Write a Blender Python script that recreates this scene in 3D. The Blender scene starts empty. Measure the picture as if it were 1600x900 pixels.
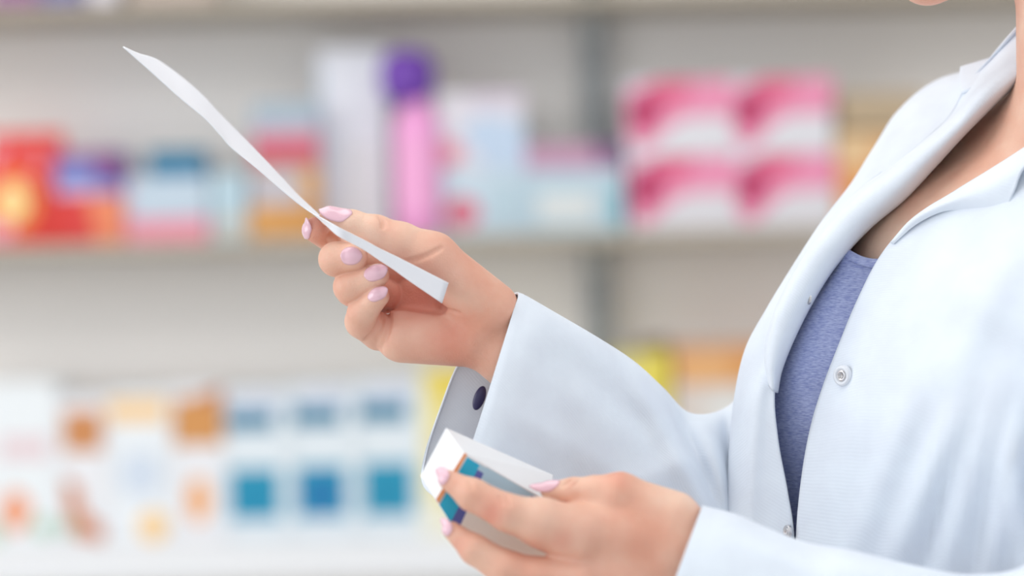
import bpy, bmesh, math, random
import numpy as np
from mathutils import Vector, Matrix

random.seed(4)
rng = np.random.default_rng(7)
SC = bpy.context.scene
COL = SC.collection

# ------------------------------------------------------------------ camera
CAM_Z = 1.30
LENS = 85.0
F = LENS / 36.0 * 1600.0          # focal length in pixels of the 1600 px frame
U = 1.0 / 3000.0                  # one pixel at the focus distance, in metres
S = F * U                         # focus distance
ROLL = math.radians(-1.2)
cam_d = bpy.data.cameras.new('camera')
cam = bpy.data.objects.new('camera', cam_d)
COL.objects.link(cam)
cam_d.lens = LENS
cam_d.sensor_width = 36.0
cam_d.clip_start = 0.05
cam.matrix_world = Matrix.Translation((0, 0, CAM_Z)) @ Matrix.Rotation(math.radians(90), 4, 'X') @ Matrix.Rotation(ROLL, 4, 'Z')
cam_d.dof.use_dof = True
cam_d.dof.focus_distance = S
cam_d.dof.aperture_fstop = 2.75
cam_d.dof.aperture_blades = 0
SC.camera = cam
CM = np.array(cam.matrix_world)

# ------------------------------------------------------------------ world, lights, exposure
world = bpy.data.worlds.new('world')
SC.world = world
world.use_nodes = True
bg = world.node_tree.nodes['Background']
bg.inputs['Color'].default_value = (0.93, 0.97, 1.0, 1)
bg.inputs['Strength'].default_value = 0.97
# the rest of the bright shop: pale ceiling and lamps above eye level, duller floor and counters below
_nt = world.node_tree
_tc = _nt.nodes.new('ShaderNodeTexCoord')
_sx = _nt.nodes.new('ShaderNodeSeparateXYZ')
_mr = _nt.nodes.new('ShaderNodeMapRange')
_mr.interpolation_type = 'SMOOTHSTEP'
_mr.inputs['From Min'].default_value = -0.45
_mr.inputs['From Max'].default_value = 0.5
_cr = _nt.nodes.new('ShaderNodeMix')
_cr.data_type = 'RGBA'
_cr.inputs[6].default_value = (0.56, 0.575, 0.59, 1)
_cr.inputs[7].default_value = (1.06, 1.11, 1.15, 1)
_nt.links.new(_tc.outputs['Generated'], _sx.inputs[0])
_nt.links.new(_sx.outputs['Z'], _mr.inputs['Value'])
_nt.links.new(_mr.outputs['Result'], _cr.inputs[0])
_nt.links.new(_cr.outputs[2], bg.inputs['Color'])
SC.view_settings.view_transform = 'Standard'
SC.view_settings.look = 'None'
SC.view_settings.exposure = 0.07
SC.view_settings.gamma = 1.0
SC.view_settings.use_curve_mapping = False
SC.cycles.use_denoising = True
SC.cycles.max_bounces = 8


def area(name, loc, target, size, power, color=(1, 1, 1), size_y=None):
    d = bpy.data.lights.new(name, 'AREA')
    d.energy = power
    d.color = color
    d.shape = 'RECTANGLE'
    d.size = size
    d.size_y = size_y or size
    o = bpy.data.objects.new(name, d)
    COL.objects.link(o)
    o.location = loc
    o.rotation_euler = (Vector(target) - Vector(loc)).to_track_quat('-Z', 'Y').to_euler()
    return o


area('ceiling_lamp', (-0.9, 1.6, 2.72), (-0.9, 1.9, 0), 1.2, 9, (1, 0.985, 0.96), 1.2)
area('ceiling_lamp', (1.3, 0.6, 2.72), (1.3, 0.6, 0), 1.2, 5, (0.93, 0.97, 1.0), 1.2)
area('wall_fill_light', (0.0, 0.9, 2.68), (0.0, 3.2, 1.25), 3.2, 10, (1, 0.985, 0.965), 0.5)  # added fill light with no real fitting, brightens the back wall and shelves
area('shop_window', (-3.2, 0.6, 1.75), (0, 1.3, 1.25), 2.2, 34, (0.97, 0.985, 1.0), 1.8)


# ------------------------------------------------------------------ helpers
def lin(c):
    out = []
    for v in c[:3]:
        v = v / 255.0
        out.append(v / 12.92 if v <= 0.04045 else ((v + 0.055) / 1.055) ** 2.4)
    return tuple(out) + (1.0,)


_mats = {}


def mat(name, rgb, rough=0.6, bump=0.0, bscale=200.0, var=0.0, vscale=6.0, spec=0.5, coat=0.0):
    """procedural material: colour with a slight noise variation and a fine bump"""
    key = (name,)
    if key in _mats:
        return _mats[key]
    m = bpy.data.materials.new(name)
    m.use_nodes = True
    nt = m.node_tree
    b = nt.nodes['Principled BSDF']
    b.inputs['Roughness'].default_value = rough
    b.inputs['Specular IOR Level'].default_value = spec
    b.inputs['Coat Weight'].default_value = coat
    c = lin(rgb)
    tc = nt.nodes.new('ShaderNodeTexCoord')
    nz = nt.nodes.new('ShaderNodeTexNoise')
    nz.inputs['Scale'].default_value = vscale
    nz.inputs['Detail'].default_value = 3
    nt.links.new(tc.outputs['Object'], nz.inputs['Vector'])
    mx = nt.nodes.new('ShaderNodeMix')
    mx.data_type = 'RGBA'
    mx.inputs[6].default_value = tuple(max(0, v * (1 - var)) for v in c[:3]) + (1,)
    mx.inputs[7].default_value = tuple(min(1, v * (1 + var)) for v in c[:3]) + (1,)
    nt.links.new(nz.outputs['Fac'], mx.inputs[0])
    nt.links.new(mx.outputs[2], b.inputs['Base Color'])
    if bump > 0:
        n2 = nt.nodes.new('ShaderNodeTexNoise')
        n2.inputs['Scale'].default_value = bscale
        n2.inputs['Detail'].default_value = 2
        nt.links.new(tc.outputs['Object'], n2.inputs['Vector'])
        bp = nt.nodes.new('ShaderNodeBump')
        bp.inputs['Strength'].default_value = bump
        bp.inputs['Distance'].default_value = 0.001
        nt.links.new(n2.outputs['Fac'], bp.inputs['Height'])
        nt.links.new(bp.outputs['Normal'], b.inputs['Normal'])
    _mats[key] = m
    return m


def P(pts):
    """(N,3) array of (pixel x, pixel y, depth behind the focus plane in pixels) -> world metres"""
    p = np.asarray(pts, dtype=float).reshape(-1, 3)
    D = S + p[:, 2] * U
    c = np.stack([(p[:, 0] - 800) / F * D, -(p[:, 1] - 450) / F * D, -D, np.ones(len(p))], 1)
    return (c @ CM.T)[:, :3]


def on_plane(px, py, Y):
    """where the ray through a pixel meets the upright plane y = Y"""
    d = CM[:3, :3] @ np.array([(px - 800) / F, -(py - 450) / F, -1.0])
    t = Y / d[1]
    return d[0] * t, CAM_Z + d[2] * t


def mesh_obj(name, verts, faces, material, parent=None, smooth=True, origin=None, recalc=False, mat_idx=None):
    """one mesh object; vertices in world metres, origin at the base centre (or the parent's origin)"""
    verts = np.asarray(verts, dtype=float)
    if parent is not None:
        org = Vector(parent['_org'])
    elif origin is not None:
        org = Vector(origin)
    else:
        mn, mx = verts.min(0), verts.max(0)
        org = Vector(((mn[0] + mx[0]) / 2, (mn[1] + mx[1]) / 2, mn[2]))
    me = bpy.data.meshes.new(name)
    me.from_pydata((verts - np.array(org)).tolist(), [], [list(map(int, f)) for f in faces])
    mats = material if isinstance(material, (list, tuple)) else [material]
    for m in mats:
        me.materials.append(m)
    if mat_idx is not None:
        me.polygons.foreach_set('material_index', np.asarray(mat_idx, dtype=np.int32))
    if recalc:
        bm = bmesh.new()
        bm.from_mesh(me)
        bmesh.ops.recalc_face_normals(bm, faces=bm.faces)
        bm.to_mesh(me)
        bm.free()
    me.polygons.foreach_set('use_smooth', [smooth] * len(me.polygons))
    me.update()
    o = bpy.data.objects.new(name, me)
    COL.objects.link(o)
    if parent is not None:
        o.parent = parent
    else:
        o.location = org
    o['_org'] = tuple(org)
    return o


def empty(name, loc):
    o = bpy.data.objects.new(name, None)
    COL.objects.link(o)
    o.location = loc
    o.empty_display_size = 0.05
    o['_org'] = tuple(loc)
    return o


def tag(o, label=None, cat=None, group=None, kind=None):
    if label:
        o['label'] = label
    if cat:
        o['category'] = cat
    if group:
        o['group'] = group
    if kind:
        o['kind'] = kind
    return o


def box_vf(x0, x1, y0, y1, z0, z1):
    v = [(x, y, z) for x in (x0, x1) for y in (y0, y1) for z in (z0, z1)]
    f = [(0, 1, 3, 2), (4, 6, 7, 5), (0, 4, 5, 1), (2, 3, 7, 6), (0, 2, 6, 4), (1, 5, 7, 3)]
    return v, f


def bevel(o, w, seg=2):
    m = o.modifiers.new('edge', 'BEVEL')
    m.width = w
    m.segments = seg
    m.limit_method = 'ANGLE'
    return o


def crom(pts, n, closed=False):
    """Catmull-Rom through control points along axis 0"""
    p = np.asarray(pts, dtype=float)
    if closed:
        e = np.concatenate([p[-1:], p, p[:2]], 0)
        segs = len(p)
    else:
        e = np.concatenate([2 * p[:1] - p[1:2], p, 2 * p[-1:] - p[-2:-1]], 0)
        segs = len(p) - 1
    t = np.linspace(0, segs, n, endpoint=not closed)
    i = np.minimum(t.astype(int), segs - 1)
    f = (t - i).reshape((-1,) + (1,) * (p.ndim - 1))
    a, b, c, d = e[i], e[i + 1], e[i + 2], e[i + 3]
    return 0.5 * (2 * b + (c - a) * f + (2 * a - 5 * b + 4 * c - d) * f ** 2 + (3 * b - a - 3 * c + d) * f ** 3)


def grid_faces(nu, nv, closed=False):
    f = []
    mv = nv if closed else nv - 1
    for i in range(nu - 1):
        for j in range(mv):
            a, b = i * nv + j, i * nv + (j + 1) % nv
            f.append((a, b, b + nv, a + nv))
    return f


def loft(rows, nu, nv, closed=False):
    g = crom(np.asarray(rows, dtype=float), nu)
    g = crom(g.transpose(1, 0, 2), nv, closed).transpose(1, 0, 2)
    return g.reshape(-1, 3)


def ridges(p, lst):
    """soft folds: (x0,y0,x1,y1,width,height) raise the cloth towards the viewer side along a line"""
    p = p.copy()
    for x0, y0, x1, y1, w, a in lst:
        d = np.array([x1 - x0, y1 - y0], float)
        L = np.hypot(*d)
        d /= L
        q = p[:, :2] - (x0, y0)
        s = q @ d
        t = q @ np.array([-d[1], d[0]])
        ends = 1 / (1 + np.exp(-(s + 0.05 * L) / (0.08 * L))) / (1 + np.exp((s - 1.0 * L) / (0.12 * L)))
        p[:, 2] -= a * np.exp(-(t / w) ** 2) * ends
    return p


def solid(o, t, offset=0.0, sub=0):
    if sub:
        s = o.modifiers.new('sub', 'SUBSURF')
        s.levels = s.render_levels = sub
    m = o.modifiers.new('thick', 'SOLIDIFY')
    m.thickness = t
    m.offset = offset
    return o


# ---- implicit bodies: round cones blended smoothly, then meshed with surface nets
def rc(p, a, b, kz=1.0):
    pa = p[..., :3] - np.array(a[:3], np.float32)
    ba = (np.array(b[:3]) - np.array(a[:3])).astype(np.float32)
    if kz != 1.0:
        pa = pa * np.array([1, 1, 1 / kz], np.float32)
        ba = ba * np.array([1, 1, 1 / kz], np.float32)
    h = np.clip((pa @ ba) / max(float(ba @ ba), 1e-6), 0, 1)
    d = np.linalg.norm(pa - h[..., None] * ba, axis=-1)
    return d - (a[3] + (b[3] - a[3]) * h)


def smin(a, b, k):
    h = np.clip(0.5 + 0.5 * (b - a) / k, 0, 1)
    return b + (a - b) * h - k * h * (1 - h)


def chain(p, pts, k=7.0, kz=1.0):
    d = None
    for a, b in zip(pts[:-1], pts[1:]):
        e = rc(p, a, b, kz)
        d = e if d is None else smin(d, e, k)
    return d


def ell(p, c, r):
    q = (p - np.array(c, np.float32)) / np.array(r, np.float32)
    n = np.linalg.norm(q, axis=-1)
    return (n - 1) * min(r)


def surface_nets(fn, lo, hi, h):
    ax = [np.arange(lo[i], hi[i] + h, h, dtype=np.float32) for i in range(3)]
    n = [len(a) for a in ax]
    f = np.empty(n, np.float32)
    step = max(1, int(600000 / (n[1] * n[2])))
    for i in range(0, n[0], step):
        g = np.stack(np.meshgrid(ax[0][i:i + step], ax[1], ax[2], indexing='ij'), -1)
        f[i:i + step] = fn(g)
    s = f < 0
    c = np.zeros([m - 1 for m in n], np.int8)
    for dx in (0, 1):
        for dy in (0, 1):
            for dz in (0, 1):
                c += s[dx:n[0] - 1 + dx, dy:n[1] - 1 + dy, dz:n[2] - 1 + dz]
    msk = (c > 0) & (c < 8)
    I = np.argwhere(msk)
    idx = np.full(c.shape, -1, np.int64)
    idx[msk] = np.arange(len(I))
    acc = np.zeros((len(I), 3))
    cnt = np.zeros(len(I))
    cor = [(x, y, z) for x in (0, 1) for y in (0, 1) for z in (0, 1)]
    for a in cor:
        for k in range(3):
            if a[k] == 0:
                b = list(a)
                b[k] = 1
                fa = f[I[:, 0] + a[0], I[:, 1] + a[1], I[:, 2] + a[2]]
                fb = f[I[:, 0] + b[0], I[:, 1] + b[1], I[:, 2] + b[2]]
                x = (fa < 0) != (fb < 0)
                t = np.where(x, fa / np.where(x, fa - fb, 1), 0)
                q = np.array(a, float) + t[:, None] * (np.array(b, float) - np.array(a, float))
                acc += q * x[:, None]
                cnt += x
    v = (I + acc / cnt[:, None]) * h + np.array(lo)
    faces = []
    for k in range(3):
        i1, i2 = (k + 1) % 3, (k + 2) % 3
        sl0 = [slice(1, -1)] * 3
        sl0[k] = slice(0, -1)
        sl1 = list(sl0)
        sl1[k] = slice(1, None)
        s0, s1 = s[tuple(sl0)], s[tuple(sl1)]
        E = np.argwhere(s0 != s1)
        inside = s0[s0 != s1]
        base = E.copy()
        base[:, i1] += 1
        base[:, i2] += 1

        def cell(d1, d2):
            q = base.copy()
            q[:, i1] -= d1
            q[:, i2] -= d2
            return idx[q[:, 0], q[:, 1], q[:, 2]]
        quad = np.stack([cell(1, 1), cell(0, 1), cell(0, 0), cell(1, 0)], 1)
        quad[~inside] = quad[~inside][:, ::-1]
        faces.append(quad)
    return v, np.concatenate(faces)


# ------------------------------------------------------------------ materials
def skin_material():
    m = bpy.data.materials.new('skin')
    m.use_nodes = True
    nt = m.node_tree
    b = nt.nodes['Principled BSDF']
    b.inputs['Roughness'].default_value = 0.48
    b.inputs['Specular IOR Level'].default_value = 0.42
    b.inputs['Subsurface Weight'].default_value = 0.16
    b.inputs['Subsurface Radius'].default_value = (1.0, 0.32, 0.18)
    b.inputs['Subsurface Scale'].default_value = 0.004
    tc = nt.nodes.new('ShaderNodeTexCoord')
    nz = nt.nodes.new('ShaderNodeTexNoise')
    nz.inputs['Scale'].default_value = 26
    nz.inputs['Detail'].default_value = 4
    nt.links.new(tc.outputs['Object'], nz.inputs['Vector'])
    r = nt.nodes.new('ShaderNodeValToRGB')
    r.color_ramp.elements[0].position = 0.32
    r.color_ramp.elements[0].color = lin((227, 168, 144))
    r.color_ramp.elements[1].position = 0.68
    r.color_ramp.elements[1].color = lin((243, 208, 186))
    nt.links.new(nz.outputs['Fac'], r.inputs['Fac'])
    at = nt.nodes.new('ShaderNodeAttribute')
    at.attribute_name = 'flush'
    fx = nt.nodes.new('ShaderNodeMix')
    fx.data_type = 'RGBA'
    fx.inputs[7].default_value = lin((218, 116, 98))
    nt.links.new(at.outputs['Fac'], fx.inputs[0])
    nt.links.new(r.outputs['Color'], fx.inputs[6])
    nt.links.new(fx.outputs[2], b.inputs['Base Color'])
    n2 = nt.nodes.new('ShaderNodeTexNoise')
    n2.inputs['Scale'].default_value = 900
    n2.inputs['Detail'].default_value = 4
    nt.links.new(tc.outputs['Object'], n2.inputs['Vector'])
    mp = nt.nodes.new('ShaderNodeMapping')
    mp.inputs['Scale'].default_value = (180, 180, 60)
    mp.inputs['Rotation'].default_value = (0, 0.7, 0)
    nt.links.new(tc.outputs['Object'], mp.inputs['Vector'])
    n3 = nt.nodes.new('ShaderNodeTexNoise')
    n3.inputs['Scale'].default_value = 1.0
    n3.inputs['Detail'].default_value = 5
    nt.links.new(mp.outputs['Vector'], n3.inputs['Vector'])
    ad = nt.nodes.new('ShaderNodeMath')
    ad.operation = 'ADD'
    nt.links.new(n2.outputs['Fac'], ad.inputs[0])
    nt.links.new(n3.outputs['Fac'], ad.inputs[1])
    bp = nt.nodes.new('ShaderNodeBump')
    bp.inputs['Strength'].default_value = 0.22
    bp.inputs['Distance'].default_value = 0.0012
    nt.links.new(ad.outputs[0], bp.inputs['Height'])
    nt.links.new(bp.outputs['Normal'], b.inputs['Normal'])
    return m


def cloth_material(name, c0, c1, scale, strength, streak=(1, 1, 1), rough=0.85):
    m = bpy.data.materials.new(name)
    m.use_nodes = True
    nt = m.node_tree
    b = nt.nodes['Principled BSDF']
    b.inputs['Roughness'].default_value = rough
    b.inputs['Specular IOR Level'].default_value = 0.2
    b.inputs['Sheen Weight'].default_value = 0.15
    tc = nt.nodes.new('ShaderNodeTexCoord')
    mp = nt.nodes.new('ShaderNodeMapping')
    mp.inputs['Scale'].default_value = streak
    nt.links.new(tc.outputs['Object'], mp.inputs['Vector'])
    nz = nt.nodes.new('ShaderNodeTexNoise')
    nz.inputs['Scale'].default_value = scale
    nz.inputs['Detail'].default_value = 3
    nt.links.new(mp.outputs['Vector'], nz.inputs['Vector'])
    r = nt.nodes.new('ShaderNodeValToRGB')
    r.color_ramp.elements[0].position = 0.35
    r.color_ramp.elements[0].color = lin(c0)
    r.color_ramp.elements[1].position = 0.65
    r.color_ramp.elements[1].color = lin(c1)
    nt.links.new(nz.outputs['Fac'], r.inputs['Fac'])
    nt.links.new(r.outputs['Color'], b.inputs['Base Color'])
    wv = nt.nodes.new('ShaderNodeTexWave')
    wv.inputs['Scale'].default_value = 330
    wv.inputs['Distortion'].default_value = 1.5
    wv.bands_direction = 'DIAGONAL'
    nt.links.new(tc.outputs['Object'], wv.inputs['Vector'])
    bp = nt.nodes.new('ShaderNodeBump')
    bp.inputs['Strength'].default_value = strength
    bp.inputs['Distance'].default_value = 0.0004
    nt.links.new(wv.outputs['Fac'], bp.inputs['Height'])
    nt.links.new(bp.outputs['Normal'], b.inputs['Normal'])
    return m


SKIN = skin_material()
COAT = cloth_material('white_coat_cotton', (225, 232, 243), (231, 239, 249), 40, 0.12)
SHIRT = cloth_material('heather_blue_jersey', (146, 156, 210), (190, 200, 236), 330, 0.2, (1, 1, 6))
NAIL = mat('pink_nail_varnish', (236, 192, 206), 0.18, spec=0.6, coat=0.6)
METAL = mat('snap_metal', (205, 203, 205), 0.28)
METAL.node_tree.nodes['Principled BSDF'].inputs['Metallic'].default_value = 0.85
NAVY = mat('navy_plastic', (52, 48, 92), 0.35)
PEARL = mat('pearl_snap_ring', (226, 230, 238), 0.25)
PAPER = mat('white_paper', (238, 239, 246), 0.7, var=0.01)
PAPER.node_tree.nodes['Principled BSDF'].inputs['Transmission Weight'].default_value = 0.0

# ------------------------------------------------------------------ room
YW = 3.16          # face of the back wall
WALL = mat('wall_paint', (238, 233, 229), 0.8, var=0.02, vscale=2)
mesh_obj('wall_back', *box_vf(-3.2, 3.2, YW, YW + 0.1, 0, 2.8), WALL, smooth=False)['kind'] = 'structure'
mesh_obj('floor', *box_vf(-3.2, 3.2, -1.2, YW + 0.1, -0.1, 0), mat('floor_vinyl', (206, 203, 198), 0.4, var=0.03), smooth=False)['kind'] = 'structure'
mesh_obj('ceiling', *box_vf(-3.2, 3.2, -1.2, YW + 0.1, 2.8, 2.9), mat('ceiling_paint', (238, 238, 236), 0.9), smooth=False)['kind'] = 'structure'

BOARD = mat('shelf_board', (176, 166, 150), 0.45, var=0.03, vscale=3)
WBOARD = mat('white_shelf_board', (236, 237, 240), 0.4, var=0.01, vscale=3)
YS = 2.99          # front edge of the shelves


def shelf(name, py_top, thick, label, m, x0=-1.6, x1=1.6, y0=YS):
    _, z = on_plane(800, py_top, y0)
    b = mesh_obj(name, *box_vf(x0, x1, y0, YW - 0.005, z - thick, z), m, smooth=False)
    bevel(b, 0.003)
    tag(b, label, 'shelf')
    # brackets below the board
    for bx in (-1.2, 0.11, 1.4):
        v = [(bx - .006, YW - .012, z - thick), (bx + .006, YW - .012, z - thick), (bx - .006, YS + .12, z - thick), (bx + .006, YS + .12, z - thick),
             (bx - .006, YW - .012, z - thick - .07), (bx + .006, YW - .012, z - thick - .07)]
        mesh_obj('shelf_bracket', v, [(0, 1, 3, 2), (0, 4, 5, 1), (2, 3, 5, 4), (0, 2, 4), (1, 5, 3)], mat('bracket_steel', (190, 192, 190), 0.4), b, smooth=False)
    return z


Z_MID = shelf('shelf', 366, 0.014, 'beige shelf board carrying the pink boxes and the purple-capped bottle', BOARD)
Z_TOP = shelf('shelf', -10, 0.014, 'beige shelf board along the upper edge of the picture', BOARD)
Z_LOW = shelf('shelf', 838, 0.05, 'white shelf board carrying the row of teal and white packs', WBOARD)

# slotted upright behind the shelves
ux, _ = on_plane(932, 300, YW - 0.03)
up = mesh_obj('shelf_upright', *box_vf(ux - 0.016, ux + 0.016, YW - 0.03, YW, 0.0, 2.6), mat('upright_steel', (150, 154, 156), 0.45), smooth=False)
tag(up, 'grey slotted metal upright fixed to the wall behind the shelves', 'shelf upright')
for k in range(24):
    mesh_obj('slot', *box_vf(ux - .003, ux + .003, YW - 0.0306, YW - 0.0299, 0.98 + k * .03, 0.998 + k * .03), mat('slot_dark', (104, 106, 108), 0.7), up, smooth=False)


# ------------------------------------------------------------------ goods on the shelves
def pack(name, label, cat, rect, rgb, prints=(), depth=0.09, z0=None, Y=None, group=None, side=None, rot=0.0, soft=False):
    """carton standing on z0; rect in photo pixels gives width and height; prints are polygons (u,v) on its face"""
    Y = Y or YS + 0.04
    x0, y0, x1, y1 = rect
    xa, za = on_plane(x0, (y0 + y1) / 2, Y)
    xb, _ = on_plane(x1, (y0 + y1) / 2, Y)
    _, zt = on_plane((x0 + x1) / 2, y0, Y)
    _, zb = on_plane((x0 + x1) / 2, y1, Y)
    w, h = xb - xa, zt - zb
    base = z0 if z0 is not None else zb
    bm = bmesh.new()
    v, f = box_vf(-w / 2, w / 2, 0, depth, 0, h)
    bv = [bm.verts.new(q) for q in v]
    for q in f:
        bm.faces.new([bv[i] for i in q])
    bmesh.ops.recalc_face_normals(bm, faces=bm.faces)
    if soft:                                    # pouch: seamed top, bulging belly
        bmesh.ops.subdivide_edges(bm, edges=bm.edges, cuts=7, use_grid_fill=True)
        for q in bm.verts:
            t = q.co.z / h
            k = 0.12 + 0.88 * math.sin(math.pi * min(1, 0.5 + 0.0 + (1 - t) * 0.75)) if t > 0.34 else 1.0
            k = max(0.1, min(1, 1.15 * (1 - t ** 3)))
            q.co.y = depth / 2 + (q.co.y - depth / 2) * k * (0.75 + 0.25 * math.cos(q.co.x / w * math.pi))
            q.co.x += 0.004 * math.sin(t * 9)
    else:
        bmesh.ops.bevel(bm, geom=bm.edges[:], offset=min(0.0018, w * .05), segments=2, affect='EDGES')
    mats = [mat(name + '_card_%d_%d_%d' % tuple(rgb), rgb, 0.42, var=0.02)]
    for poly, c in prints:
        pm = mat('print_%d_%d_%d' % tuple(c), c, 0.4, var=0.02)
        if pm not in mats:
            mats.append(pm)
        def fy(u, vv_):
            if not soft:
                return -0.0004
            k = max(0.1, min(1, 1.15 * (1 - vv_ ** 3)))
            return depth / 2 - depth / 2 * k * (0.75 + 0.25 * math.cos((u - .5) * math.pi)) - 0.002
        vs = [bm.verts.new(((u - 0.5) * w, fy(u, vv_) - 0.0001 * len(mats), vv_ * h)) for u, vv_ in poly]
        fc = bm.faces.new(vs)
        fc.normal_update()
        if fc.normal.y > 0:
            fc.normal_flip()
        fc.material_index = mats.index(pm)
    me = bpy.data.meshes.new(name)
    bm.to_mesh(me)
    bm.free()
    for m in mats:
        me.materials.append(m)
    o = bpy.data.objects.new(name, me)
    COL.objects.link(o)
    o.location = ((xa + xb) / 2, Y, base)
    o.rotation_euler.z = rot
    return tag(o, label, cat, group)


def R(u0, v0, u1, v1):
    return [(u0, v0), (u1, v0), (u1, v1), (u0, v1)]


def disc(cx, cy, r, ry=None, n=20):
    ry = ry or r
    return [(cx + r * math.cos(2 * math.pi * i / n), cy + ry * math.sin(2 * math.pi * i / n)) for i in range(n)]


HN = 'middle shelf'
# -- middle shelf, left to right
pack('snack_pouch', 'big red pouch with a yellow disc at the left end of the middle shelf', 'pouch', (-30, 205, 88, 384), (226, 62, 52),
     [(R(0.1, .62, .78, .9), (240, 150, 165)), (disc(.42, .38, .34, .26), (246, 140, 60)), (disc(.42, .38, .2, .17), (252, 222, 150)), (R(.06, .06, .4, .2), (242, 160, 190))], .08, Z_MID, soft=True)
pack('carton', 'low red carton with an orange end beneath the blue and purple carton', 'carton', (90, 308, 192, 384), (220, 62, 58),
     [([(.6, .0), (1, 0), (1, 1), (.45, 1)], (240, 140, 100))], .1, Z_MID)
_, zc = on_plane(140, 308, YS + .04)
zc = Z_MID + (on_plane(140, 308, YS + .04)[1] - on_plane(140, 384, YS + .04)[1])
pack('carton', 'blue and purple carton lying on top of the low red carton', 'carton', (86, 240, 190, 308), (120, 140, 205),
     [(R(0.62, .3, 1, 1), (128, 66, 130)), (R(0, .72, .62, 1), (150, 96, 150)), (R(.05, 0, .6, .16), (226, 190, 215))], .1, zc)
pack('carton', 'pale blue carton with a pink lower half under the teal lid', 'carton', (196, 282, 326, 384), (196, 212, 226),
     [(R(0, 0, 1, .36), (238, 150, 170)), (R(.0, .36, .08, 1), (210, 190, 210))], .1, Z_MID)
zt = Z_MID + (on_plane(260, 282, YS + .04)[1] - on_plane(260, 384, YS + .04)[1])
pack('tub', 'flat dark teal tub lying on the pale blue and pink carton', 'tub', (232, 238, 318, 281), (40, 120, 160),
     [(R(0, .8, 1, 1), (70, 130, 150))], .08, zt)
pack('carton', 'small light blue carton between the pink carton and the orange pack', 'carton', (330, 276, 386, 382), (188, 212, 224),
     [(R(.1, .1, .9, .35), (206, 204, 196))], .09, Z_MID)
pack('carton', 'low orange carton beside the large white carton', 'carton', (388, 328, 498, 380), (224, 162, 84),
     [(R(.0, .0, 1, .25), (206, 160, 120)), (R(.5, .6, 1, 1), (214, 150, 70))], .09, Z_MID)
zo = Z_MID + (on_plane(440, 328, YS + .04)[1] - on_plane(440, 380, YS + .04)[1])
pack('carton', 'grey-mauve carton on top of the low orange carton', 'carton', (392, 262, 500, 328), (196, 190, 196),
     [(R(.72, 0.1, 1, 1), (216, 160, 90)), (R(0, .85, 1, 1), (196, 160, 140))], .09, zo)
zo2 = zo + (on_plane(440, 262, YS + .04)[1] - on_plane(440, 328, YS + .04)[1])
pack('carton', 'blue-grey carton with a crimson band, topmost of the stack by the large white carton', 'carton', (394, 166, 498, 262), (168, 186, 200),
     [(R(0, .02, 1, .42), (208, 92, 112)), (R(0, .42, 1, .6), (206, 168, 186))], .09, zo2)
pack('carton', 'large tall white carton behind the raised hand', 'carton', (498, 74, 606, 372), (240, 242, 250),
     [(R(.0, .62, .06, .9), (200, 222, 238)), (R(.3, .1, .9, .5), (236, 236, 240))], .065, Z_MID, Y=YS + .088)

# purple capped bottle
bx, _ = on_plane(653, 250, YS + .05)
_, bz1 = on_plane(640, 80, YS + .05)
hB = bz1 - Z_MID
sc_ = hB / .232
rB = .0295 / sc_
prof = [(0, 0), (rB * .92, 0), (rB, .004), (rB, .135), (rB * .94, .15), (.017, .160), (.017, .172)]


def lathe(name, prof, cx, cy, z0, m, parent=None, n=32, k=1.0, sx=1.0):
    v, f = [], []
    for r, z in prof:
        for i in range(n):
            a = 2 * math.pi * i / n
            v.append((cx + r * k * sx * math.cos(a), cy + r * k * math.sin(a), z0 + z * k))
    for i in range(len(prof) - 1):
        for j in range(n):
            f.append((i * n + j, i * n + (j + 1) % n, (i + 1) * n + (j + 1) % n, (i + 1) * n + j))
    return mesh_obj(name, v, f, m, parent, recalc=True)


bt = empty('bottle', (bx, YS + .046, Z_MID))
tag(bt, 'tall bright pink bottle with a round purple cap', 'bottle')
lathe('bottle_body', prof, bx, YS + .046, Z_MID, mat('pink_plastic', (246, 166, 220), 0.3), bt, k=sc_)
lathe('bottle_label', [(rB * 1.015, .03), (rB * 1.015, .0301), (rB * 1.015, .12)], bx, YS + .046, Z_MID, mat('pink_label', (246, 172, 218), 0.4), bt, k=sc_)
rC = .034 / sc_
lathe('cap', [(.0, .166), (rC * .7, .168), (rC * .93, .178), (rC * 1.05, .194), (rC * 1.05, .208), (rC * .93, .222), (rC * .66, .231), (0, .234)], bx - .011, YS + .046, Z_MID, mat('purple_cap', (112, 62, 172), 0.35), bt, k=sc_)

pack('carton', 'pale blue and white carton with a red dot right of the pink bottle', 'carton', (690, 268, 822, 374), (204, 220, 232),
     [(disc(.24, .34, .2, .22), (222, 96, 122)), (R(.55, .1, .95, .8), (190, 212, 224))], .1, Z_MID)
zp = Z_MID + (on_plane(756, 268, YS + .04)[1] - on_plane(756, 374, YS + .04)[1])
pack('carton', 'white carton with a blue swoosh, on the carton with the red dot', 'carton', (684, 150, 820, 268), (226, 222, 230),
     [([(.25, .5), (.5, .7), (1, .6), (1, .0), (.55, .0)], (196, 214, 236)), (disc(.12, .2, .16, .16), (232, 140, 160)), (R(.35, .84, 1, 1), (212, 200, 216))], .1, zp)
pack('carton', 'long pale blue carton with a mauve top band left of the pink boxes', 'carton', (822, 232, 974, 372), (190, 212, 224),
     [(R(0, .72, 1, 1), (196, 150, 178)), (R(.72, .78, 1, 1.0), (122, 84, 128)), (R(.12, .14, .7, .46), (226, 230, 230)), (R(.88, .1, 1, .5), (120, 190, 205))], .1, Z_MID)

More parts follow.
